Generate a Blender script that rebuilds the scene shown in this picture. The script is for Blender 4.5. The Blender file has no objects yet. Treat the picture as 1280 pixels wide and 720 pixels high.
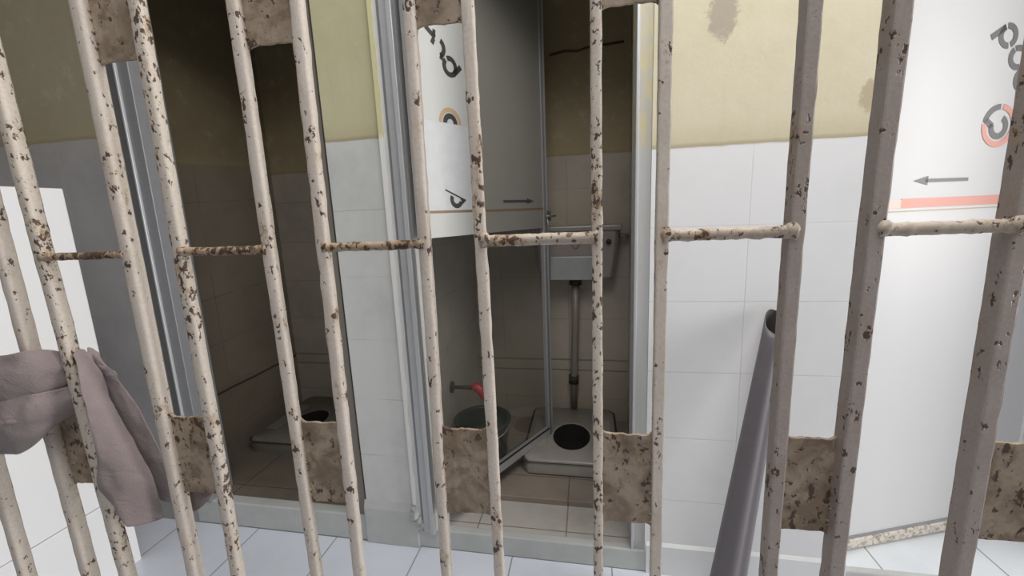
import bpy, bmesh, math, random
from mathutils import Vector, Matrix, noise
C = bpy.context.scene.collection
SC = bpy.context.scene
R = math.radians

# ------------------------------------------------------------------ materials
MATS = {}
class NT:
    def __init__(self, name):
        m = bpy.data.materials.new(name); m.use_nodes = True
        self.m = m; self.t = m.node_tree; self.t.nodes.clear()
        self.out = self.n('ShaderNodeOutputMaterial')
        self.b = self.n('ShaderNodeBsdfPrincipled')
        self.l(self.b.outputs[0], self.out.inputs[0])
        MATS[name] = m
    def n(self, k, **kw):
        x = self.t.nodes.new(k)
        for a, v in kw.items(): setattr(x, a, v)
        return x
    def l(self, a, b): self.t.links.new(a, b)
    def put(self, sock, v):
        if hasattr(v, 'is_linked') or hasattr(v, 'links'): self.l(v, sock)
        else: sock.default_value = v
    def math(self, op, a, b=0.0, clamp=False):
        x = self.n('ShaderNodeMath', operation=op, use_clamp=clamp)
        self.put(x.inputs[0], a); self.put(x.inputs[1], b); return x.outputs[0]
    def mix(self, f, a, b):
        x = self.n('ShaderNodeMix', data_type='RGBA')
        self.put(x.inputs[0], f)
        for s, v in ((6, a), (7, b)):
            self.put(x.inputs[s], tuple(v) + (1,) if isinstance(v, (tuple, list)) and len(v) == 3 else v)
        return x.outputs[2]
    def pos(self, obj=False):
        if obj: return self.n('ShaderNodeTexCoord').outputs['Object']
        return self.n('ShaderNodeNewGeometry').outputs['Position']
    def xyz(self, v):
        s = self.n('ShaderNodeSeparateXYZ'); self.l(v, s.inputs[0]); return s.outputs
    def noise(self, v, scale, detail=4.0, rough=0.6, dist=0.0, off=None, stretch=None):
        if off or stretch:
            mp = self.n('ShaderNodeMapping')
            if off: mp.inputs['Location'].default_value = off
            if stretch: mp.inputs['Scale'].default_value = stretch
            self.l(v, mp.inputs['Vector']); v = mp.outputs[0]
        x = self.n('ShaderNodeTexNoise'); self.l(v, x.inputs['Vector'])
        x.inputs['Scale'].default_value = scale; x.inputs['Detail'].default_value = detail
        x.inputs['Roughness'].default_value = rough; x.inputs['Distortion'].default_value = dist
        return x.outputs[0]
    def ramp(self, f, lo, hi):
        x = self.n('ShaderNodeMapRange', interpolation_type='SMOOTHSTEP'); self.put(x.inputs[0], f)
        self.put(x.inputs[1], lo); self.put(x.inputs[2], hi); return x.outputs[0]
    def bump(self, h, strength=.3, dist=.01):
        x = self.n('ShaderNodeBump'); self.l(h, x.inputs['Height'])
        x.inputs['Strength'].default_value = strength; x.inputs['Distance'].default_value = dist
        self.l(x.outputs[0], self.b.inputs['Normal'])
    def fin(self, col, rough=.5, metal=0.0):
        self.put(self.b.inputs['Base Color'], tuple(col) + (1,) if isinstance(col, tuple) and len(col) == 3 else col)
        self.put(self.b.inputs['Roughness'], rough); self.put(self.b.inputs['Metallic'], metal)
        return self.m
    def grout(self, c, phase, step, w):
        f = self.math('FRACT', self.math('DIVIDE', self.math('SUBTRACT', c, phase), step))
        d = self.math('ABSOLUTE', self.math('SUBTRACT', f, .5))       # .5 at the joint
        return self.math('SUBTRACT', 1.0, self.ramp(d, .5 - w / step, .5 - w * .45 / step)) if False else self.ramp(d, .5 - w / step, .5 - w * .4 / step)

def flat(name, col, rough=.5, metal=0.0, var=.12, scale=20, bump=0.0):
    t = NT(name); p = t.pos(True)
    nz = t.noise(p, scale)
    dk = tuple(c * (1 - var) for c in col); lt = tuple(min(1, c * (1 + var)) for c in col)
    if bump: t.bump(nz, bump, .004)
    return t.fin(t.mix(nz, dk, lt), rough, metal)

def wall_mat(name, top, zphase=None, hphase=0.0, axis='x', paint=(.60, .54, .33), tile=(.74, .74, .74), slope=0.0,
             spots=(), grime=.25, hstep=.4, zstep=.253, zstop=None, groutc=(.42, .41, .39), gs=.55, lines=()):
    t = NT(name); p = t.pos(); X = t.xyz(p)
    h = X[0] if axis == 'x' else X[1]; z = X[2]
    zz = t.math('SUBTRACT', z, t.math('MULTIPLY', t.math('SUBTRACT', h, 1.6), slope)) if slope else z
    wav = t.noise(p, 7, 2)
    edge = t.math('ADD', zz, t.math('MULTIPLY', t.math('SUBTRACT', wav, .5), .018))
    up = t.ramp(edge, top - .003, top + .003)
    g1 = t.grout(zz, top if zphase is None else zphase, zstep, .0028)
    g2 = t.grout(h, hphase, hstep, .0028)
    gr = t.math('MAXIMUM', g1, g2)
    gr = t.math('MULTIPLY', gr, t.ramp(t.noise(p, 3, 2), .25, .6))
    big = t.noise(p, 2.2, 5, .65); fine = t.noise(p, 14, 5, .7)
    tl = t.mix(t.ramp(big, .35, .8), tile, tuple(c * (1 - grime) for c in tile))
    tl = t.mix(t.math('MULTIPLY', gr, gs), tl, groutc)
    pt = t.mix(t.ramp(big, .35, .75), paint, (paint[0] * .88, paint[1] * .86, paint[2] * .8))
    pt = t.mix(t.math('MULTIPLY', t.ramp(fine, .52, .75), .22), pt, (.66, .63, .50))
    streak = t.noise(p, 5, 4, .6, 0, None, (3, 3, .35))
    pt = t.mix(t.math('MULTIPLY', t.ramp(streak, .55, .75), .2), pt, (.40, .34, .20))
    for (lz, lw, ls) in lines:
        ll = t.math('SUBTRACT', 1.0, t.ramp(t.math('ABSOLUTE', t.math('SUBTRACT', t.math('ADD', z, t.math('MULTIPLY', t.math('SUBTRACT', wav, .5), .012)), lz)), lw * .4, lw))
        tl = t.mix(t.math('MULTIPLY', ll, ls), tl, (.025, .02, .015))
    # dirty line where paint meets the tile
    near = t.math('SUBTRACT', 1.0, t.ramp(t.math('ABSOLUTE', t.math('SUBTRACT', edge, top + .004)), .0, .012))
    col = t.mix(up, tl, pt)
    low = t.math('MULTIPLY', t.math('SUBTRACT', 1.0, t.ramp(t.math('SUBTRACT', edge, top), .0, .09)), up)
    col = t.mix(t.math('MULTIPLY', low, .28), col, (.40, .33, .17))
    col = t.mix(t.math('MULTIPLY', near, .4), col, (.25, .19, .10))
    for (sx, sz, rx, rz, c) in spots:
        dx = t.math('DIVIDE', t.math('SUBTRACT', h, sx), rx); dz = t.math('DIVIDE', t.math('SUBTRACT', z, sz), rz)
        d = t.math('SQRT', t.math('ADD', t.math('MULTIPLY', dx, dx), t.math('MULTIPLY', dz, dz)))
        d = t.math('ADD', d, t.math('MULTIPLY', t.math('SUBTRACT', t.noise(p, 30, 5, .7), .5), 1.9))
        col = t.mix(t.math('MULTIPLY', t.math('SUBTRACT', 1.0, t.ramp(d, .75, 1.15)), .8), col, c)
    t.bump(t.math('ADD', t.math('MULTIPLY', fine, t.math('ADD', t.math('MULTIPLY', up, .9), .05)), t.math('MULTIPLY', t.math('MULTIPLY', gr, t.math('SUBTRACT', 1.0, up)), -.6)), .25, .006)
    return t.fin(col, t.math('ADD', t.math('MULTIPLY', up, .45), .32))

def floor_mat(name, xph, yph, step, tile, groutc, grime=.2, rough=.28, gw=.004):
    t = NT(name); p = t.pos(); X = t.xyz(p)
    gr = t.math('MAXIMUM', t.grout(X[0], xph, step, gw), t.grout(X[1], yph, step, gw))
    big = t.noise(p, 3, 5, .65)
    c = t.mix(t.ramp(big, .35, .8), tile, tuple(v * (1 - grime) for v in tile))
    c = t.mix(t.math('MULTIPLY', gr, .85), c, groutc)
    t.bump(t.math('MULTIPLY', gr, -1.0), .3, .004)
    return t.fin(c, rough)

def rust_mat(name, base, rust=.5, brown=.25, scale=1.0, dark=(.075, .042, .026), tan=(.40, .27, .16), soft=0.0):
    t = NT(name); p = t.pos(True)
    rnd = t.n('ShaderNodeObjectInfo').outputs['Random']
    v = t.n('ShaderNodeVectorMath', operation='ADD'); t.l(p, v.inputs[0])
    cb = t.n('ShaderNodeCombineXYZ'); t.l(t.math('MULTIPLY', rnd, 37.0), cb.inputs[2]); t.l(t.math('MULTIPLY', rnd, 11.0), cb.inputs[0])
    t.l(cb.outputs[0], v.inputs[1]); p = v.outputs[0]
    big = t.noise(p, 9 * scale, 5, .65); mid = t.noise(p, 42 * scale, 5, .7, .4, None, (1, 1, .55)); sp = t.noise(p, 95 * scale, 3, .6, .2, (3, 1, 7), (1, 1, .7))
    fine = t.noise(p, 260, 3)
    c = t.mix(t.ramp(fine, .3, .7), base, tuple(x * .88 for x in base))
    c = t.mix(t.math('MULTIPLY', t.ramp(big, .42, .72), .45), c, (base[0] * .78, base[1] * .70, base[2] * .6))
    if soft:
        s1 = t.noise(p, 22, 4, .6, .6, (5, 2, 1)); c = t.mix(t.math('MULTIPLY', t.ramp(s1, .40, .68), soft), c, (.16, .105, .065))
        s2 = t.noise(p, 48, 4, .65, .4, (1, 8, 4)); c = t.mix(t.math('MULTIPLY', t.ramp(s2, .48, .72), soft * .9), c, (.13, .08, .05))
    m1 = t.ramp(t.math('ADD', mid, t.math('MULTIPLY', t.math('SUBTRACT', big, .5), 1.0)), .72 - brown * .5, .86 - brown * .5)
    c = t.mix(t.math('MULTIPLY', m1, .75), c, tan)
    m3 = t.ramp(t.math('ADD', mid, t.math('MULTIPLY', t.math('SUBTRACT', big, .5), 1.1)), .84 - brown * .45, .93 - brown * .45)
    c = t.mix(t.math('MULTIPLY', m3, .9), c, (dark[0] * 1.7, dark[1] * 1.6, dark[2] * 1.5))
    m2 = t.ramp(t.math('ADD', sp, t.math('MULTIPLY', t.math('SUBTRACT', big, .5), .55)), .76 - rust * .22, .82 - rust * .22)
    c = t.mix(t.math('MULTIPLY', m2, .95), c, dark)
    hgt = t.math('SUBTRACT', t.math('MULTIPLY', mid, .5), t.math('ADD', t.math('MULTIPLY', m2, .7), t.math('MULTIPLY', m3, .5)))
    t.bump(hgt, .55, .0025)
    return t.fin(c, t.math('ADD', t.math('MULTIPLY', m1, .3), .5))

BAR = rust_mat('peeling_cream_bar_paint', (.70, .62, .545), .64, .21, 1.3)
BAR_SHADE = rust_mat('shaded_cream_bar_paint', (.40, .34, .31), .64, .18, 1.3)  # cream paint darkened for the shaded faces of the right bars
BAR2 = rust_mat('peeling_cream_bar_paint_heavy', (.66, .585, .505), .92, .27, 1.6)
PLATE = rust_mat('rusted_plate_paint', (.42, .335, .25), .75, .24, 1.3, (.07, .04, .025), (.27, .18, .105), .75)
RAIL = rust_mat('rusty_rail_paint', (.50, .42, .34), .9, .42, 1.6)
RAILD = rust_mat('brown_rail_paint', (.42, .33, .24), 1.2, .62, 1.6)

W_LEFT = wall_mat('front_wall_left_finish', 1.768, None, -2.2, tile=(.42, .41, .41), paint=(.37, .325, .225))
W_PIL = wall_mat('pillar_wall_finish', 1.683, None, -3.4, tile=(.66, .67, .65), paint=(.55, .515, .335), hstep=6.0)
W_RIGHT = wall_mat('front_wall_right_finish', 1.582, None, .507, tile=(.76, .76, .765), paint=(.62, .57, .425), grime=.08, gs=.32,
                   spots=((.40, 1.965, .045, .075, (.33, .28, .23)), (.815, 1.695, .026, .045, (.40, .33, .22))))
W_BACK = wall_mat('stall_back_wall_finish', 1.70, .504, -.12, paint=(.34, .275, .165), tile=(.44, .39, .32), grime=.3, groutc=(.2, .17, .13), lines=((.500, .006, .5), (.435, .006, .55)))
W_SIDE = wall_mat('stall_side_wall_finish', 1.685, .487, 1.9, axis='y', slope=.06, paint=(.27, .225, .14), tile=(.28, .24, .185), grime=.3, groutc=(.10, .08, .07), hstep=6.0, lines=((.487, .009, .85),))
W_SIDE2 = wall_mat('middle_stall_side_finish', 1.69, .504, 1.9, axis='y', paint=(.48, .43, .30), tile=(.62, .59, .53), grime=.25, groutc=(.25, .22, .18))
F_COR = floor_mat('corridor_floor_tile', -.72, 1.07, .4, (.70, .74, .82), (.25, .25, .26), .1)
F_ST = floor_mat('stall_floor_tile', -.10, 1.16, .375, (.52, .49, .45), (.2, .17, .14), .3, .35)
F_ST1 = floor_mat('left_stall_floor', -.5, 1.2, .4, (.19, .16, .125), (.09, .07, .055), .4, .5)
F_ST3 = floor_mat('right_stall_floor', 1.025, 1.47, .4, (.74, .78, .82), (.25, .25, .26), .1)
CURB = flat('curb_glaze', (.50, .51, .50), .35, 0, .18, 9, .1)
CEIL = flat('ceiling_paint', (.55, .52, .46), .8)
ALU = flat('aluminium_profile', (.52, .53, .54), .42, .35, .08, 30)
ALUD = flat('dull_aluminium', (.27, .275, .29), .5, .3, .12, 30)
ALUW = flat('white_coated_aluminium', (.66, .66, .65), .45, 0, .1, 25)
PANEL = flat('glossy_white_panel', (.60, .60, .61), .5, 0, .02, 3)
PANEL2 = flat('dull_white_panel', (.66, .67, .67), .35, 0, .06, 6)
FILM_SHADE = flat('shaded_protective_film', (.25, .24, .215), .3, 0, .05, 5)  # white film, greyed where the door lies in shade
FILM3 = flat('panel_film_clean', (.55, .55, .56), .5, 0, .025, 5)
PART = flat('white_partition_gloss', (.86, .86, .87), .3, 0, .02, 3)
INK = flat('black_print', (.035, .03, .03), .5)
INKG = flat('grey_print', (.065, .062, .066), .5)
RED = flat('salmon_print', (.66, .25, .19), .5, 0, .1, 12)
REDL = flat('pale_salmon_print', (.80, .52, .45), .5, 0, .06, 12)
TAN = flat('tan_print', (.42, .29, .17), .5)
BROWN = flat('brown_stripe_print', (.22, .145, .085), .5)
CERA = flat('ceramic_grey_white', (.62, .60, .57), .2, 0, .08, 10)
CERA2 = flat('stained_ceramic', (.33, .305, .27), .3, 0, .2, 12)
CERA3 = flat('dark_ceramic', (.20, .185, .155), .4, 0, .3, 12)  # darker ceramic for the left stall's pan
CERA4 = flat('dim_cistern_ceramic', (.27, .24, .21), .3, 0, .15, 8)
DARK = flat('dark_bowl', (.006, .005, .004), .9)
PIPE = flat('flush_pipe_plastic', (.24, .215, .18), .4)
BLACK = flat('black_rubber', (.022, .02, .018), .5)
TUBE = flat('grey_plastic_tube', (.135, .122, .132), .45, 0, .12, 16)
TUBEIN = flat('dark_tube_inside', (.03, .024, .02), .7)
GREEN = flat('dark_green_plastic', (.018, .042, .034), .4)
REDP = flat('red_plastic', (.50, .045, .055), .35)
BRWN = flat('dark_brown_handle', (.035, .02, .015), .5)
GRIME = flat('dark_grime', (.045, .035, .025), .8)
STEEL = flat('dull_steel', (.32, .30, .27), .4, .7)
WIREM = flat('rusty_wire', (.09, .05, .03), .8)
t = NT('mauve_grey_cloth'); p = t.pos(True)
wv = t.noise(p, 420, 2); bg = t.noise(p, 18, 4)
t.bump(t.math('ADD', t.math('MULTIPLY', wv, .2), t.noise(p, 34, 3, .5, .8)), .6, .006)
CLOTH = t.fin(t.mix(bg, (.20, .16, .158), (.295, .24, .238)), .9)
t.b.inputs['Sheen Weight'].default_value = .15
t = NT('jamb_plaster'); p = t.pos(); z = t.xyz(p)[2]
nn = t.noise(p, 26, 5, .7, .3, None, (1, 1, .4))
m = t.math('MULTIPLY', t.ramp(t.math('ADD', z, t.math('MULTIPLY', nn, .1)), 1.62, 1.66), 1.0)
pl = t.mix(t.ramp(nn, .4, .62), (.50, .45, .29), (.44, .42, .38))
t.bump(nn, .5, .004)
JAMB = t.fin(t.mix(m, (.43, .43, .42), pl), .5)
# clear lower door pane
t = NT('grey_tinted_glass'); t.t.nodes.remove(t.b)
tr = t.n('ShaderNodeBsdfTransparent'); tr.inputs[0].default_value = (.95, .95, .94, 1)
gl = t.n('ShaderNodeBsdfGlossy'); gl.inputs['Roughness'].default_value = .06; gl.inputs[0].default_value = (.85, .85, .85, 1)
df = t.n('ShaderNodeBsdfDiffuse'); df.inputs[0].default_value = (.45, .43, .39, 1)
fr = t.n('ShaderNodeFresnel'); fr.inputs[0].default_value = 1.45
nz = t.noise(t.pos(True), 4, 4)
m1 = t.n('ShaderNodeMixShader'); t.l(t.math('ADD', t.math('MULTIPLY', nz, .025), .0), m1.inputs[0]); t.l(tr.outputs[0], m1.inputs[1]); t.l(df.outputs[0], m1.inputs[2])
m2 = t.n('ShaderNodeMixShader'); t.l(t.math('MULTIPLY', fr.outputs[0], .22), m2.inputs[0]); t.l(m1.outputs[0], m2.inputs[1]); t.l(gl.outputs[0], m2.inputs[2])
t.l(m2.outputs[0], t.out.inputs[0]); GLASS = t.m

# ------------------------------------------------------------------ mesh helpers
def link(name, bm, mat, parent=None, smooth=False, bev=0.0, sub=0):
    me = bpy.data.meshes.new(name); bmesh.ops.recalc_face_normals(bm, faces=bm.faces); bm.to_mesh(me); bm.free()
    for f in me.polygons: f.use_smooth = smooth
    o = bpy.data.objects.new(name, me); C.objects.link(o)
    if isinstance(mat, (list, tuple)):
        for m in mat: me.materials.append(m)
    else: me.materials.append(mat)
    if parent is not None: o.parent = parent
    if bev:
        b = o.modifiers.new('bevel', 'BEVEL'); b.width = bev; b.segments = 2; b.limit_method = 'ANGLE'; b.angle_limit = R(40)
    if sub:
        s = o.modifiers.new('subd', 'SUBSURF'); s.levels = sub; s.render_levels = sub
    return o
def box(bm, x0, x1, y0, y1, z0, z1, nx=1, ny=1, nz=1):
    """closed box, faces subdivided"""
    vs = {}
    def V(i, j, k):
        key = (i, j, k)
        if key not in vs: vs[key] = bm.verts.new((x0 + (x1 - x0) * i / nx, y0 + (y1 - y0) * j / ny, z0 + (z1 - z0) * k / nz))
        return vs[key]
    for i in range(nx):
        for j in range(ny):
            for k in (0, nz): bm.faces.new([V(i, j, k), V(i + 1, j, k), V(i + 1, j + 1, k), V(i, j + 1, k)])
    for i in range(nx):
        for k in range(nz):
            for j in (0, ny): bm.faces.new([V(i, j, k), V(i + 1, j, k), V(i + 1, j, k + 1), V(i, j, k + 1)])
    for j in range(ny):
        for k in range(nz):
            for i in (0, nx): bm.faces.new([V(i, j, k), V(i, j + 1, k), V(i, j + 1, k + 1), V(i, j, k + 1)])
    return list(vs.values())
def loft(bm, loops, cap=True, closed=True):
    rings = [[bm.verts.new(p) for p in l] for l in loops]
    n = len(rings[0])
    for a, b in zip(rings, rings[1:]):
        for i in range(n if closed else n - 1):
            j = (i + 1) % n; bm.faces.new([a[i], a[j], b[j], b[i]])
    if cap and closed:
        bm.faces.new(rings[0]); bm.faces.new(rings[-1][::-1])
    return rings
def lathe(bm, prof, n=32, cx=0, cy=0):
    loops = [[(cx + r * math.cos(2 * math.pi * i / n), cy + r * math.sin(2 * math.pi * i / n), z) for i in range(n)] for r, z in prof]
    return loft(bm, loops)
def tube(bm, pts, rad, n=10):
    pts = [Vector(p) for p in pts]; loops = []
    for i, p in enumerate(pts):
        d = (pts[min(i + 1, len(pts) - 1)] - pts[max(i - 1, 0)]).normalized()
        a = d.cross(Vector((0, 0, 1)) if abs(d.z) < .9 else Vector((1, 0, 0))).normalized(); b = d.cross(a)
        r = rad[i] if isinstance(rad, (list, tuple)) else rad
        loops.append([p + (a * math.cos(2 * math.pi * k / n) + b * math.sin(2 * math.pi * k / n)) * r for k in range(n)])
    return loft(bm, loops)
def empty(name, loc=(0, 0, 0), rz=0.0):
    o = bpy.data.objects.new(name, None); o.empty_display_size = .05; C.objects.link(o); o.location = loc; o.rotation_euler = (0, 0, rz); return o
def tag(o, label=None, cat=None, group=None, kind=None):
    if label: o['label'] = label
    if cat: o['category'] = cat
    if group: o['group'] = group
    if kind: o['kind'] = kind
    return o
def slab(name, mat, x0, x1, y0, y1, z0, z1, bev=0.0, parent=None):
    bm = bmesh.new(); box(bm, x0, x1, y0, y1, z0, z1)
    o = link(name, bm, mat, parent, bev=bev)
    if parent is None: tag(o, kind='structure')
    return o

# ------------------------------------------------------------------ the setting
YF, YB = 1.47, 2.45
slab('floor', F_COR, -3.2, 3.2, -1.6, 2.6, -.12, 0)
slab('wall_front_left', W_LEFT, -3.2, -1.85, YF, YF + .13, 0, 2.75)
slab('wall_front_pillar', W_PIL, -.955, -.728, YF, YF + .14, .20, 2.40)
slab('wall_front_right', W_RIGHT, .204, .885, YF, YF + .13, .0, 2.40)
slab('wall_lintel', W_PIL, -1.85, 2.2, YF, YF + .13, 2.40, 2.75)
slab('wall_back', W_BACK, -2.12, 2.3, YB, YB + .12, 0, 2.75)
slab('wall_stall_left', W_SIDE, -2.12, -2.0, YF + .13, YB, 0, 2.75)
slab('wall_partition_left', W_SIDE2, -.955, -.695, YF + .14, YB, 0, 2.75)
slab('wall_partition_right', W_SIDE2, .225, .33, YF + .13, YB, 0, 2.75)
slab('wall_stall_right', W_SIDE2, 2.2, 2.3, YF, YB, 0, 2.75)
slab('ceiling', CEIL, -3.2, 2.3, YF - .25, YB + .12, 2.75, 2.85)
slab('wall_left', W_LEFT, -3.3, -3.2, -1.6, YF + .13, 0, 2.75)
# raised stall floors with curbs
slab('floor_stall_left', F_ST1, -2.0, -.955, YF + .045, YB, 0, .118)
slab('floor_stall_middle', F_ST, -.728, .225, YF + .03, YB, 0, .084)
slab('floor_stall_right', F_ST3, .885, 2.2, YF + .02, YB, 0, .09)
slab('trim_1', CURB, -1.85, -.955, YF - .002, YF + .05, 0, .124, .006)
slab('trim_2', CURB, -.735, .212, YF - .003, YF + .034, 0, .09, .005)
slab('trim_3', CURB, .885, 2.2, YF - .002, YF + .025, 0, .093, .005)
# pillar base with sloping top
bm = bmesh.new()
prof = [(YF - .012, 0), (YF - .012, .17), (YF + .0, .205), (YF + .14, .205), (YF + .14, 0)]
loft(bm, [[(x, y, z) for y, z in prof] for x in (-.965, -.722)])
o = link('baseboard_pillar', bm, CURB, bev=.004); tag(o, kind='structure')
bm = bmesh.new()
prof = [(YF - .010, 0), (YF - .010, .122), (YF + .001, .134), (YF + .05, .134), (YF + .05, 0)]
loft(bm, [[(x, y, z) for y, z in prof] for x in (.208, .89)])
o = link('baseboard_right', bm, flat('white_base_tile', (.70, .71, .71), .35, 0, .06, 9)); tag(o, kind='structure')
# broken cement at the foot of the middle door jamb
bm = bmesh.new(); random.seed(4)
for (x, z, s) in ((-.728, .16, .028), (-.712, .135, .024), (-.70, .112, .02), (-.735, .185, .018)):
    r = bmesh.ops.create_icosphere(bm, subdivisions=2, radius=s)
    for v in r['verts']:
        v.co += noise.noise_vector(v.co * 60) * s * .5; v.co += Vector((x, YF - .002, z))
o = link('trim_4', bm, CURB, smooth=True); tag(o, kind='structure')

# door frames (aluminium posts)
def post(name, x0, x1, ya, yb, z0, z1, mat, ribs=()):
    r = empty(name, ((x0 + x1) / 2, ya, z0)); tag(r, kind='structure')
    cx = (x0 + x1) / 2
    bm = bmesh.new(); box(bm, x0 - cx, x1 - cx, 0, yb - ya, 0, z1 - z0); link('profile', bm, mat, r, bev=.003)
    for (a, b, d, m) in ribs:
        bm = bmesh.new(); box(bm, a - cx, b - cx, -d, .004, 0, z1 - z0); link('rib', bm, m, r, bev=.002)
    return r
post('trim_5', -1.85, -1.752, YF - .012, YF + .12, .118, 2.40, ALUD, ((-1.812, -1.803, .010, ALU), (-1.850, -1.816, .003, flat('dark_aluminium', (.14, .14, .145), .55))))  # left half of the post in darker metal
post('trim_6', -.998, -.955, YF + .006, YF + .12, .118, 2.40, flat('brown_grey_jamb', (.22, .20, .17), .6), ((-.962, -.955, .006, GRIME),))
post('trim_7', -.728, -.64, YF - .01, YF + .10, .088, 2.40, ALUW, ((-.702, -.692, .003, ALUD), (-.690, -.662, .010, ALU), (-.658, -.640, .022, ALU)))
post('trim_8', .153, .206, YF + .004, YF + .12, .086, 2.40, JAMB, ((.153, .163, .006, ALU),))
# rough plaster edge of the pillar beside the frame
bm = bmesh.new(); n = 60; loops = []
for i in range(n + 1):
    z = .21 + 2.4 * i / n; w = .010 + .006 * noise.noise((z * 9, 1, 2)) + .003 * noise.noise((z * 31, 5, 2))
    x0 = -.733; x1 = -.727 + w
    loops.append([(x0, YF - .016, z), (x1, YF - .016, z), (x1, YF + .02, z), (x0, YF + .02, z)])
loft(bm, loops); t_edge = NT('rough_edge_paint'); pz = t_edge.xyz(t_edge.pos())[2]
em = t_edge.fin(t_edge.mix(t_edge.ramp(pz, 1.67, 1.70), (.80, .79, .76), (.66, .62, .36)), .6)
o = link('trim_9', bm, em, smooth=False); tag(o, kind='structure')

# ------------------------------------------------------------------ doors
def arc(bm, cx, cz, r0, r1, a0, a1, y=-.0012, n=None):
    n = n or max(4, int(abs(a1 - a0) / 8))
    prev = None
    for i in range(n + 1):
        a = R(a0 + (a1 - a0) * i / n); c, s = math.cos(a), math.sin(a)
        q = [bm.verts.new((cx + r0 * c, y, cz + r0 * s)), bm.verts.new((cx + r1 * c, y, cz + r1 * s))]
        if prev: bm.faces.new([prev[0], prev[1], q[1], q[0]])
        prev = q
def poly(bm, pts, y=-.0012): bm.faces.new([bm.verts.new((x, y, z)) for x, z in pts])
def stroke(bm, a, b, w, y=-.0012):
    d = Vector((b[0] - a[0], b[1] - a[1])).normalized(); nx, nz = -d.y * w / 2, d.x * w / 2
    poly(bm, [(a[0] + nx, a[1] + nz), (b[0] + nx, b[1] + nz), (b[0] - nx, b[1] - nz), (a[0] - nx, a[1] - nz)], y)

# middle door, swung into its stall: film-covered panel above, clear pane below
ang2 = math.atan2(.62, .349)
d2 = empty('door_2', (-.556, 1.5, 0), ang2); tag(d2, 'aluminium stall door swung inward, white printed panel above a clear pane', 'door', kind='structure')
W2 = .715
slab('upper_panel', FILM_SHADE, -.05, W2 - .03, 0, .012, 1.318, 2.5, parent=d2)
slab('glass_pane', GLASS, -.05, W2 - .03, .004, .009, .235, 1.318, parent=d2)
slab('lit_film_area', flat('lit_film_white', (.47, .475, .46), .4, 0, .06, 6), -.05, .262, -.0006, 0, 1.318, 2.40, parent=d2)  # lit part of the film, painted lighter up to where shade begins
slab('film_patch', flat('film_patch_white', (.51, .525, .53), .35), -.05, .262, -.0009, 0, 1.418, 1.735, parent=d2)  # second film below the seam, also in the lit tone
o = slab('free_stile', ALU, W2 - .03, W2, -.008, .022, .2, 2.5, .003, d2)
slab('stile_rib', ALUD, W2 - .034, W2 - .022, -.012, -.007, .2, 2.5, parent=o)
slab('hinge_stile', ALU, -.078, -.045, -.008, .022, .2, 2.5, .003, d2)
o = slab('bottom_rail', ALU, -.045, W2 - .03, -.008, .022, .195, .238, .003, d2)
slab('rail_seal', BLACK, -.045, W2 - .03, -.0085, -.004, .236, .244, parent=o)
slab('stripe', BROWN, -.045, W2 - .03, -.0015, 0, 1.408, 1.417, parent=d2)
bm = bmesh.new()
arc(bm, .115, 1.938, .019, .037, 135, 300); arc(bm, .115, 1.938, .019, .037, -52, 118)
stroke(bm, (.128, 1.911), (.170, 1.948), .019)
arc(bm, .062, 1.992, .019, .037, -72, 62); poly(bm, [(.052, 2.012), (.040, 2.022), (.028, 2.002), (.042, 1.992)]); poly(bm, [(.088, 1.972), (.072, 1.976), (.066, 1.956), (.080, 1.950)])
stroke(bm, (.010, 2.046), (.052, 2.020), .017); stroke(bm, (.050, 2.046), (.046, 2.026), .014)
link('black_lettering', bm, INK, d2)
bm = bmesh.new(); arc(bm, .100, 1.737, .040, .056, 0, 180); link('logo_ring', bm, TAN, d2)
bm = bmesh.new(); arc(bm, .100, 1.737, .016, .036, 0, 180); link('logo_mark', bm, INK, d2)
bm = bmesh.new(); arc(bm, .108, 1.458, .016, .034, 150, 340); stroke(bm, (.052, 1.494), (.135, 1.462), .006, -.0014); poly(bm, [(.120, 1.470), (.160, 1.456), (.140, 1.440)], -.0013)
link('smudged_letter', bm, INK, d2)
bm = bmesh.new(); stroke(bm, (.385, 1.449), (.565, 1.449), .011); poly(bm, [(.555, 1.462), (.612, 1.449), (.555, 1.436)]); link('arrow', bm, INKG, d2)
# latch on the free stile
lt = empty('latch', (W2 - .012, 0, 1.37)); lt.parent = d2
bm = bmesh.new(); box(bm, -.02, .02, -.022, -.008, -.02, .03); link('latch_plate', bm, STEEL, lt, bev=.003)
bm = bmesh.new(); tube(bm, [(-.03, -.028, .004), (.045, -.028, .004)], .006); link('bolt', bm, STEEL, lt, smooth=True)
bm = bmesh.new(); tube(bm, [(-.022, -.024, .0), (-.022, -.032, -.04), (-.022, -.03, -.085)], .005); link('hook', bm, STEEL, lt, smooth=True)

# right door: glossy white panel, ajar
ang3 = math.atan2(.156, .433)
d3 = empty('door_3', (.96, 1.577, 0), ang3); tag(d3, 'glossy white stall door at right with arrow and salmon stripe, set slightly ajar', 'door', kind='structure')
slab('panel', PANEL, -.07, .74, 0, .02, .145, 1.372, parent=d3)
slab('upper_panel', FILM3, -.07, .74, 0, .02, 1.372, 2.5, parent=d3)
slab('hinge_stile', ALUW, -.098, -.07, -.006, .026, .1, 2.5, .003, d3)
slab('free_stile', ALUW, .74, .77, -.006, .026, .1, 2.5, .003, d3)
t = NT('grimy_rail'); nn = t.noise(t.pos(True), 60, 5, .7)
GR = t.fin(t.mix(t.ramp(nn, .45, .62), (.62, .58, .52), (.30, .25, .20)), .6)
o = slab('bottom_rail', GR, -.07, .74, -.010, .026, .100, .140, .003, d3)
slab('rail_lip', ALUD, -.07, .74, -.004, 0, .140, .150, parent=o)
slab('salmon_stripe', RED, .045, .74, -.0012, 0, 1.362, 1.392, parent=d3)
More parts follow.
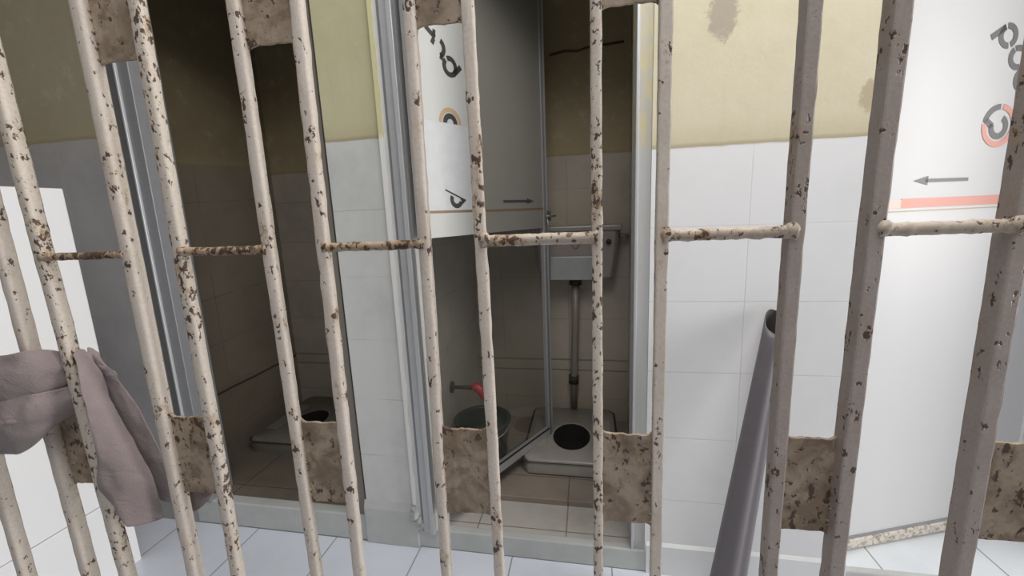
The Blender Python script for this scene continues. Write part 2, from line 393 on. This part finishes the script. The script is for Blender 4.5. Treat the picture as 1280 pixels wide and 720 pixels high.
slab('pale_stripe', REDL, -.03, .045, -.0012, 0, 1.362, 1.388, parent=d3)
slab('thin_line', TAN, -.05, .74, -.0012, 0, 1.350, 1.353, parent=d3)
bm = bmesh.new(); stroke(bm, (.130, 1.4475), (.302, 1.4475), .011); poly(bm, [(.140, 1.462), (.083, 1.4475), (.140, 1.433)]); link('arrow', bm, INKG, d3)
bm = bmesh.new()
arc(bm, .376, 1.887, .020, .038, 118, 280); arc(bm, .376, 1.887, .020, .038, -62, 102)
stroke(bm, (.362, 1.912), (.310, 1.880), .018)
arc(bm, .428, 1.824, .020, .038, 62, 118); arc(bm, .428, 1.824, .020, .038, 128, 292)
arc(bm, .462, 1.757, .020, .038, 118, 280); arc(bm, .462, 1.757, .020, .038, -62, 102)
arc(bm, .514, 1.695, .020, .038, 62, 292); 
link('grey_lettering', bm, INKG, d3)
bm = bmesh.new(); arc(bm, .393, 1.616, .050, .068, -185, 82); link('logo_ring', bm, RED, d3)
bm = bmesh.new(); arc(bm, .393, 1.616, .050, .068, 92, 168); poly(bm, [(.326, 1.630), (.344, 1.640), (.372, 1.622), (.360, 1.606)]); arc(bm, .393, 1.612, .020, .039, 165, 425)
link('logo_mark', bm, INKG, d3)

# ------------------------------------------------------------------ barred gate
HC = 1.4
GA = R(2.0)
gl_ = Matrix.Rotation(GA, 4, 'Z') @ Vector((0, .45, 0))
gate = empty('barred_gate', (gl_.x, gl_.y, 0), GA)
tag(gate, 'rusty cream painted steel gate of paired vertical bars filling the foreground', 'gate')
# per bar: x of the left edge at camera height, tilt, width, depth
BW = .013
raw = [(-.885, 0.0, .0165, .018), (-.766, -.0096, .0165, .018), (-.7028, -.0239, .0165, .018), (-.568, .0017, .0170, .0185), (-.4919, .0047, .0155, .0145),
       (-.3688, -.0011, .0145, .013), (-.2979, .0106, .0145, .013), (-.1726, .0116, .0130, .013), (-.108, -.0029, .0130, .010),
       (.0192, -.0012, .0110, .012), (.0968 - .0122, -.0048, .0122, .012), (.2256 - .0138, -.0033, .0138, .018), (.2971 - .0150, .0041, .0150, .020),
       (.4172 - .0152, -.0033, .0152, .022), (.4880, .0, .0152, .022)]
def ng(p, s, seed): return noise.noise((p[0] * s + seed * 13.7, p[1] * s + 5.1, p[2] * s + seed * 3.3))
BX = []
for i, (x, k, w, d) in enumerate(raw):
    bm = bmesh.new(); loops = []; nz = 150
    for j in range(nz + 1):
        z = .0 + 2.42 * j / nz
        cx = x + k * (z - HC) + w / 2 + .0007 * noise.noise((z * 5, i * 7.7, 0))
        ring = []
        c = min(w, d) * (.26 if i < 10 else .14)
        base = [(-w / 2 + c, 0), (w / 2 - c, 0), (w / 2 - c * .25, c * .25), (w / 2, c), (w / 2, d - c), (w / 2 - c, d), (-w / 2 + c, d), (-w / 2, d - c), (-w / 2, c), (-w / 2 + c * .25, c * .25)]
        for (a, b) in base:
            e = (.0011 if 6 <= i <= 9 else .0006) * noise.noise((a * 300, b * 300, z * 75 + i * 31))
            sx = 1 if a > 0 else -1
            ring.append((cx + a + sx * e, b + (e if b > d / 2 else -e), z))
        loops.append(ring)
    loft(bm, loops)
    link('bar', bm, BAR2 if i in (2, 4, 9) else BAR_SHADE if i >= 11 else BAR, gate, smooth=i < 10)
    BX.append((x, k, w, d))
def bar_l(i, z): x, k, w, d = BX[i]; return x + k * (z - HC)
def bar_r(i, z): return bar_l(i, z) + BX[i][2]
# joining plates between the two bars of a pair
def plate(i, z0, z1):
    bm = bmesh.new(); nx, nz = 14, 22
    zm = (z0 + z1) / 2; xa = bar_r(i, zm) - .002; xb = bar_l(i + 1, zm) + .002; d = min(BX[i][3], BX[i + 1][3])
    vs = box(bm, 0, 1, d - .005, d - .001, 0, 1, nx, 1, nz)
    for v in vs:
        u, w = v.co.x, v.co.z
        z = z0 + (z1 - z0) * w
        xl = bar_r(i, z) - .002; xr = bar_l(i + 1, z) + .002
        v.co.x = xl + (xr - xl) * u
        e = .0016 * noise.noise((v.co.x * 140, i * 9.1, z * 30)) + .0010 * noise.noise((v.co.x * 420, i, 3))
        fil = .006 * (max(0, 1 - u * 7) ** 2 + max(0, 1 - (1 - u) * 7) ** 2)
        if w < .001: z -= e * .7 + fil * .8
        if w > .999: z += e + fil
        if .001 < w < .999: z += 0
        v.co.z = z
        v.co.y += .0006 * noise.noise((v.co.x * 90, z * 90, i))
    # weld beads
    for side in (0, 1):
        for q in range(5):
            z = z0 + (z1 - z0) * (q + random.random()) / 9; x = (bar_r(i, z) + .0004) if side == 0 else (bar_l(i + 1, z) - .0004)
            r = bmesh.ops.create_icosphere(bm, subdivisions=1, radius=.0013 + .0010 * random.random())
            for v in r['verts']: v.co += Vector((x, d - .006, z))
    link('joining_plate', bm, PLATE, gate, smooth=False)
random.seed(2)
ZB0, ZB1, ZT0 = HC - .372, HC - .2578, HC + .1935
plate(1, HC - .372, HC - .213 - .045)
for i in (3, 5, 7, 9, 11, 13): plate(i, ZB0, ZB1)
for i in (1, 3, 5, 7, 9, 11, 13): plate(i, ZT0, ZT0 + .114)
for i in (1, 3, 5, 7, 9, 11, 13): plate(i, HC - 1.05, HC - .94)
# short cross rails between the pairs
for i, zc, r in ((0, -.033, .0052), (2, -.033, .0052), (4, -.032, .0055), (6, -.0315, .0055), (8, -.030, .0068), (10, -.030, .0066), (12, -.031, .0068)):
    z = HC + zc; xa = bar_r(i, z) - .006; xb = bar_l(i + 1, z) + .006
    bm = bmesh.new(); n = 44; loops = []
    for j in range(n + 1):
        u = j / n; x = xa + (xb - xa) * u; rr = r * (1 + .16 * noise.noise((x * 90, i, 1)) + .10 * noise.noise((x * 260, i, 4)))
        rr *= 1 + .45 * max(0, 1 - u / .08) + .45 * max(0, 1 - (1 - u) / .08)
        if i in (2, 4, 6): rr *= 1.0
        sag = .0012 * noise.noise((x * 20, i * 3, 9))
        loops.append([(x, .0045 + rr * .9 * math.cos(2 * math.pi * k / 12), z + sag + rr * math.sin(2 * math.pi * k / 12) * (.95 if k else 1)) for k in range(12)])
    loft(bm, loops)
    # weld lumps at the ends
    for (x, s) in ((xa + .004, 1), (xb - .004, 1), (xb - .014, .7), (xa + .014, .6)):
        if i == 8 and x > xb - .02: continue
        q = bmesh.ops.create_icosphere(bm, subdivisions=2, radius=r * 1.12 * s)
        for v in q['verts']:
            v.co *= 1 + .35 * noise.noise(v.co * 400); v.co += Vector((x, .003, z + r * .25))
    link('cross_rail', bm, RAILD if i <= 6 else RAIL, gate, smooth=True)

# ------------------------------------------------------------------ towel tied to the gate
GM = gate.matrix_basis.copy()
def gpt(p): return tuple(Matrix.Translation((gl_.x, gl_.y, HC)) @ (Matrix.Rotation(GA, 4, 'Z') @ Vector(p)))
def catmull(pts, n):
    out = []; P = [Vector(p) for p in pts]
    for i in range(len(P) - 1):
        a = P[max(i - 1, 0)]; b = P[i]; c = P[i + 1]; d = P[min(i + 2, len(P) - 1)]
        for j in range(n):
            t_ = j / n
            out.append(.5 * ((2 * b) + (c - a) * t_ + (2 * a - 5 * b + 4 * c - d) * t_ ** 2 + (3 * b - a - 3 * c + d) * t_ ** 3))
    out.append(P[-1]); return out
def ribbon(bm, A, B, thick, seed, n=6, m=22, fold=.004, bulge=.0):
    """closed soft strip between the curves A and B, thick in y"""
    a, b = catmull(A, n), catmull(B, n); loops = []
    for i, (p, q) in enumerate(zip(a, b)):
        ring = []; L = len(a) - 1
        d = (q - p); nrm = Vector((d.z, 0, -d.x)); 
        for k in range(m):
            th = 2 * math.pi * k / m; u = .5 - .5 * math.cos(th); s = math.sin(th)
            c = p.lerp(q, u)
            yy = -s * thick * (1 - .35 * (abs(2 * u - 1) ** 2))
            w = fold * (noise.noise((u * 3.1 + seed, i * .16, seed * 2.3)) + .5 * noise.noise((u * 7 + seed, i * .3, 1.7)))
            ring.append(gpt((c.x, c.y + yy + w - bulge * math.sin(math.pi * u), c.z)))
        loops.append(ring)
    return loft(bm, loops)
bm = bmesh.new()
# upper wrap around the second bar, passing behind the third
ribbon(bm, [(-.96, -.012, -.140), (-.87, -.018, -.158), (-.80, -.022, -.163), (-.755, -.022, -.160), (-.722, -.013, -.155), (-.705, .006, -.163), (-.692, .021, -.172), (-.676, .024, -.178)],
       [(-.96, -.012, -.255), (-.87, -.018, -.252), (-.80, -.022, -.248), (-.755, -.024, -.233), (-.722, -.015, -.226), (-.705, .006, -.222), (-.692, .021, -.212), (-.676, .024, -.20)], .008, 1.2, fold=.006, bulge=.005)
# lower roll
ribbon(bm, [(-.96, -.010, -.22), (-.87, -.02, -.225), (-.80, -.026, -.225), (-.76, -.030, -.218), (-.73, -.024, -.214), (-.708, -.004, -.214), (-.692, .02, -.212)],
       [(-.96, -.010, -.33), (-.87, -.014, -.318), (-.80, -.018, -.309), (-.765, -.020, -.303), (-.735, -.016, -.285), (-.712, .000, -.262), (-.692, .02, -.25)], .010, 4.7, fold=.007, bulge=.006)
ribbon(bm, [(-.90, -.026, -.248), (-.83, -.034, -.250), (-.785, -.037, -.243), (-.75, -.034, -.236), (-.72, -.020, -.236)],
       [(-.90, -.020, -.285), (-.83, -.026, -.282), (-.785, -.030, -.270), (-.75, -.028, -.258), (-.72, -.016, -.254)], .006, 8.1, fold=.004, bulge=.003)
# hanging tail: main fold, back fold, corner behind the next bar
tl = [(-.684, .018, -.160), (-.668, .010, -.195), (-.654, -.004, -.232), (-.655, -.012, -.280), (-.662, -.014, -.335), (-.655, -.014, -.374), (-.630, -.012, -.408)]
ribbon(bm, tl, [(-.672, .018, -.172), (-.658, .012, -.196), (-.645, .010, -.232), (-.628, .010, -.286), (-.612, .012, -.325), (-.598, .013, -.368), (-.603, .011, -.425)], .0075, 2.2, fold=.0075, bulge=.008)
ribbon(bm, [(-.686, .026, -.162), (-.680, .026, -.200), (-.668, .026, -.24), (-.655, .026, -.29), (-.640, .026, -.33), (-.628, .026, -.37), (-.624, .026, -.40)],
       [(-.668, .024, -.175), (-.655, .024, -.196), (-.637, .026, -.228), (-.616, .026, -.270), (-.601, .026, -.316), (-.588, .026, -.365), (-.588, .026, -.405)], .005, 6.1, fold=.003)
ribbon(bm, [(-.60, .026, -.36), (-.570, .027, -.372), (-.545, .027, -.380), (-.523, .027, -.381)], [(-.60, .026, -.41), (-.575, .027, -.42), (-.552, .027, -.412), (-.527, .027, -.388)], .003, 3.1, fold=.002)
ribbon(bm, [(-.665, .022, -.188), (-.652, .020, -.190), (-.641, .016, -.192), (-.632, .014, -.197)], [(-.665, .022, -.206), (-.652, .020, -.208), (-.641, .016, -.209), (-.634, .014, -.208)], .003, 9.1, fold=.002)
o = link('towel', bm, CLOTH, smooth=True, sub=1)
tag(o, 'mauve-grey cloth towel wrapped and tied around the left bars of the gate', 'towel')

# ------------------------------------------------------------------ white partition beyond the left bars
o = empty('partition_panel', (-1.92, .95, 0)); tag(o, 'smooth white partition panel standing at the far left behind the gate', 'partition')
bm = bmesh.new(); box(bm, -.02, .02, -.30, .31, .325, 1.553); link('upper_sheet', bm, PART, o, bev=.004)
bm = bmesh.new(); box(bm, -.02, .019, -.30, .293, 0, .3225); link('lower_sheet', bm, PART, o, bev=.002)

# ------------------------------------------------------------------ grey tube leaning on the right wall
bm = bmesh.new(); n = 40; L = 24; loops = []
top = Vector((.590, 1.425, 1.018)); bot = Vector((.428, 1.29, .0)); ax = (top - bot)
for i in range(L + 1):
    f = i / L; c = bot + ax * f; r = .058 - .0245 * f; ring = []
    for k in range(n):
        a = 2 * math.pi * k / n
        rr = r * (1 + .05 * math.cos(2 * (a - .6)) - .22 * math.exp(-((a - 5.15) / .42) ** 2))
        ring.append((c.x + rr * math.cos(a), c.y + rr * math.sin(a) * .96, max(0.0, c.z + (rr * math.sin(a) * 1.1 + .004 * math.cos(3 * a)) * (f > .99))))
    loops.append(ring)
inner = []
for i in range(L, -1, -6):
    f = i / L; inner.append([(v[0] * .89 + (bot + ax * f).x * .11, v[1] * .89 + (bot + ax * f).y * .11, v[2] - (.0 if i == L else 0)) for v in loops[i]])
rt = empty('hollow_tube', tuple(bot)); tag(rt, 'grey hollow plastic tube leaning against the white tiled wall at right', 'tube')
off = Vector(bot)
lo = [[tuple(Vector(v) - off) for v in l] for l in loops]; li = [[tuple(Vector(v) - off) for v in l] for l in inner]
loft(bm, lo + li[:1], cap=False); link('shell', bm, TUBE, rt, smooth=True)
bm = bmesh.new(); loft(bm, li, cap=False); link('bore', bm, TUBEIN, rt, smooth=True)

# ------------------------------------------------------------------ middle stall fittings
# raised slab under the pan
bm = bmesh.new(); box(bm, -.695, .225, 1.69, YB, .080, .112); o = link('floor_step_middle', bm, floor_mat('dark_step_tile', -.10, 1.1, .375, (.30, .255, .21), (.12, .10, .08), .3, .4), bev=.004); tag(o, kind='structure')  # step tile darker and browner than the floor in front
def squat_pan(loc, label, CERA2=CERA2):
    r = empty('squat_toilet', loc); tag(r, label, 'toilet', 'squat toilets in the stalls')
    # pan body with a sunk bowl (polar grid from rim to drain)
    bm = bmesh.new(); n = 48; hw, hl, h = .235, .285, .075
    def rect(a, sx, sy, e=.16):
        c, s = math.cos(a), math.sin(a); q = (abs(c) ** (2 / e) + abs(s) ** (2 / e)) ** (-e / 2) if False else 1 / max(abs(c), abs(s))
        q = min(q, 1.32); return (sx * c * q, sy * s * q)
    A = [2 * math.pi * (k + .5) / n for k in range(n)]
    loops = []
    loops.append([rect(a, hw, hl) + (0,) for a in A]); loops.append([rect(a, hw, hl) + (h - .01,) for a in A]); loops.append([rect(a, hw * .975, hl * .98) + (h,) for a in A])
    ov = lambda a, sx, sy, cy, z: (sx * math.cos(a), cy + sy * math.sin(a), z)
    loops.append([ov(a, .115, .150, -.055, h + .002) for a in A]); loops.append([ov(a, .108, .143, -.055, h + .008) for a in A]); loops.append([ov(a, .098, .133, -.055, h + .004) for a in A])
    link('pan', (loft(bm, loops, cap=False), bm)[1], CERA2, r, smooth=True)
    bm = bmesh.new(); loops = [[ov(a, .099, .134, -.055, h + .005) for a in A], [ov(a, .085, .12, -.055, h - .02) for a in A], [ov(a, .07, .10, -.05, .02) for a in A], [ov(a, .055, .08, -.04, .006) for a in A]]
    loft(bm, loops, cap=False); bm.faces.new([bm.verts.new(ov(a, .055, .08, -.04, .006)) for a in A]); link('bowl', bm, DARK, r, smooth=True)
    bm = bmesh.new(); loft(bm, [[rect(a, hw - .001, hl - .001) + (h - .013,) for a in A], [rect(a, hw + .010, hl + .009) + (h - .010,) for a in A]], cap=False); link('dirt_seal', bm, GRIME, r)
    for s in (-1, 1):
        bm = bmesh.new(); box(bm, s * .17 - .04, s * .17 + .04, -.17, .14, h - .001, h + .006); link('footrest', bm, CERA2, r, bev=.005)
    return r
pan_z = .120
squat_pan((-.098, 2.145, pan_z), 'grey-white squat toilet set in the middle stall below the cistern')
# dark dirt line around the pan base
# cistern
ci = empty('toilet_cistern', (-.07, YB, 1.01)); tag(ci, 'white high-level toilet cistern hung on the back wall of the middle stall', 'cistern')
bm = bmesh.new(); loops = []
for (z, wx, d) in ((0, .195, .115), (.02, .207, .13), (.13, .222, .15), (.275, .232, .16)):
    loops.append([(-wx + .02, -d, z), (wx - .02, -d, z), (wx, -d + .03, z), (wx, 0, z), (-wx, 0, z), (-wx, -d + .03, z)])
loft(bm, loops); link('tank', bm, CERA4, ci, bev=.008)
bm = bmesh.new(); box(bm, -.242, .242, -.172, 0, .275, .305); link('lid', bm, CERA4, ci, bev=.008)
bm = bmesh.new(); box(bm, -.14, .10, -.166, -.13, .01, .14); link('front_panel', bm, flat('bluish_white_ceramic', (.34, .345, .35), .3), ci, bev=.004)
bm = bmesh.new(); r_ = bmesh.ops.create_uvsphere(bm, u_segments=16, v_segments=8, radius=.03)
for v in r_['verts']: v.co = Vector((v.co.x * .75, v.co.y * .2 - .158, v.co.z + .21))
link('push_button', bm, PIPE, ci, smooth=True)
bm = bmesh.new(); tube(bm, [(.175, -.15, .215), (.175, -.172, .215)], .014, 14); link('lever_hole', bm, BLACK, ci, smooth=True)
bm = bmesh.new(); tube(bm, [(.222, -.06, .24), (.27, -.06, .24), (.28, -.03, .235), (.28, 0, .235)], .013, 10); link('inlet_valve', bm, STEEL, ci, smooth=True)
bm = bmesh.new(); tube(bm, [(-.005, -.075, .012), (-.005, -.075, -.03)], .036, 16); link('outlet_nut', bm, BLACK, ci, smooth=True)
bm = bmesh.new(); tube(bm, [(-.005, -.075, -.03), (-.01, -.07, -.3), (-.02, -.06, -.56), (-.025, -.055, -.79)], .021, 14); fp = link('flush_pipe', bm, PIPE, ci, smooth=True)
bm = bmesh.new(); tube(bm, [(-.023, -.055, -.585), (-.024, -.055, -.635)], .030, 14); link('coupling', bm, GRIME, fp, smooth=True)
# wire across the back wall
bm = bmesh.new(); tube(bm, [(-.20, YB - .003, 2.225), (-.12, YB - .004, 2.238), (-.05, YB - .003, 2.232), (.03, YB - .004, 2.25), (.10, YB - .003, 2.248), (.19, YB - .003, 2.254)], .006, 8)
o = link('wire', bm, WIREM, smooth=True); tag(o, 'dark rusty wire running across the cream back wall above the cistern', 'wire')
# bucket in the corner behind the door pane
bk = empty('bucket', (-.538, 1.91, .112)); tag(bk, 'dark green plastic bucket in the corner behind the open middle door', 'bucket')
bm = bmesh.new(); lathe(bm, [(.100, 0), (.107, .004), (.136, .248), (.146, .251), (.146, .264), (.137, .264), (.128, .251), (.097, .012), (.001, .010)], 40); link('body', bm, GREEN, bk, smooth=True)
bm = bmesh.new(); pts = [(-.143 * math.cos(a), -.02 - .10 * math.sin(a), .254 - .06 * math.sin(a)) for a in [math.pi * i / 16 for i in range(17)]]; tube(bm, pts, .003, 6); link('handle', bm, STEEL, bk, smooth=True)
# wall tap above the bucket
tp = empty('water_tap', (-.695, 1.915, .535)); tag(tp, 'brown wall tap with a drooping red spout above the green bucket', 'tap')
bm = bmesh.new(); tube(bm, [(-.002, 0, 0), (.010, 0, 0)], .030, 18); link('flange', bm, BRWN, tp, smooth=True, bev=.002)
bm = bmesh.new(); tube(bm, [(.005, 0, 0), (.05, 0, .001), (.125, 0, .0)], [.010, .0095, .011], 12); link('pipe', bm, BRWN, tp, smooth=True)
bm = bmesh.new(); tube(bm, catmull([(.112, 0, .006), (.14, -.002, .004), (.168, -.004, -.022), (.19, -.006, -.065), (.197, -.006, -.11)], 4), [.016] * 2 + [.022] * 4 + [.024] * 4 + [.021] * 7, 14); link('spout', bm, REDP, tp, smooth=True)
# ------------------------------------------------------------------ left stall
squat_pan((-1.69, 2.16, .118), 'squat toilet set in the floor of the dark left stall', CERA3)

# ------------------------------------------------------------------ camera
cam = bpy.data.cameras.new('camera'); co = bpy.data.objects.new('camera', cam); C.objects.link(co)
fw = Vector((-.18118776, .96717394, -.17817282)); r2 = Vector((.98341924, .17678607, -.04041388)); u2 = Vector((.00758878, .18254108, .98316894))
m4 = Matrix(((r2.x, u2.x, -fw.x, 0), (r2.y, u2.y, -fw.y, 0), (r2.z, u2.z, -fw.z, HC), (0, 0, 0, 1)))
co.matrix_world = m4
cam.sensor_fit = 'HORIZONTAL'; cam.sensor_width = 36; cam.lens = 521.858 / 1280 * 36; cam.clip_start = .02
SC.camera = co

# ------------------------------------------------------------------ light
w = bpy.data.worlds.new('daylight'); SC.world = w; w.use_nodes = True
bgn = w.node_tree.nodes['Background']; bgn.inputs[0].default_value = (.96, .97, 1, 1); bgn.inputs[1].default_value = .13
def area(name, loc, target, sx, sy, energy, col=(1, 1, 1)):
    l = bpy.data.lights.new(name, 'AREA'); l.shape = 'RECTANGLE'; l.size = sx; l.size_y = sy; l.energy = energy; l.color = col
    o = bpy.data.objects.new(name, l); C.objects.link(o); o.location = loc
    o.rotation_euler = (Vector(target) - Vector(loc)).to_track_quat('-Z', 'Y').to_euler(); return o
area('skylight', (.6, .85, 3.1), (.4, 1.0, 0), 2.8, .8, 50, (1, .98, .96))
area('corridor_end_light', (5.2, .55, 1.7), (-1.9, 1.0, 1.2), 1.1, 2.4, 190, (1, .98, .95))
area('front_fill', (.5, -.45, 3.1), (0, .4, 1.2), 2.4, .8, 17, (1, .97, .94))  # added fill above and behind the camera, brightens the gate
SC.view_settings.view_transform = 'Standard'
SC.view_settings.exposure = 0.1
SC.cycles.max_bounces = 8
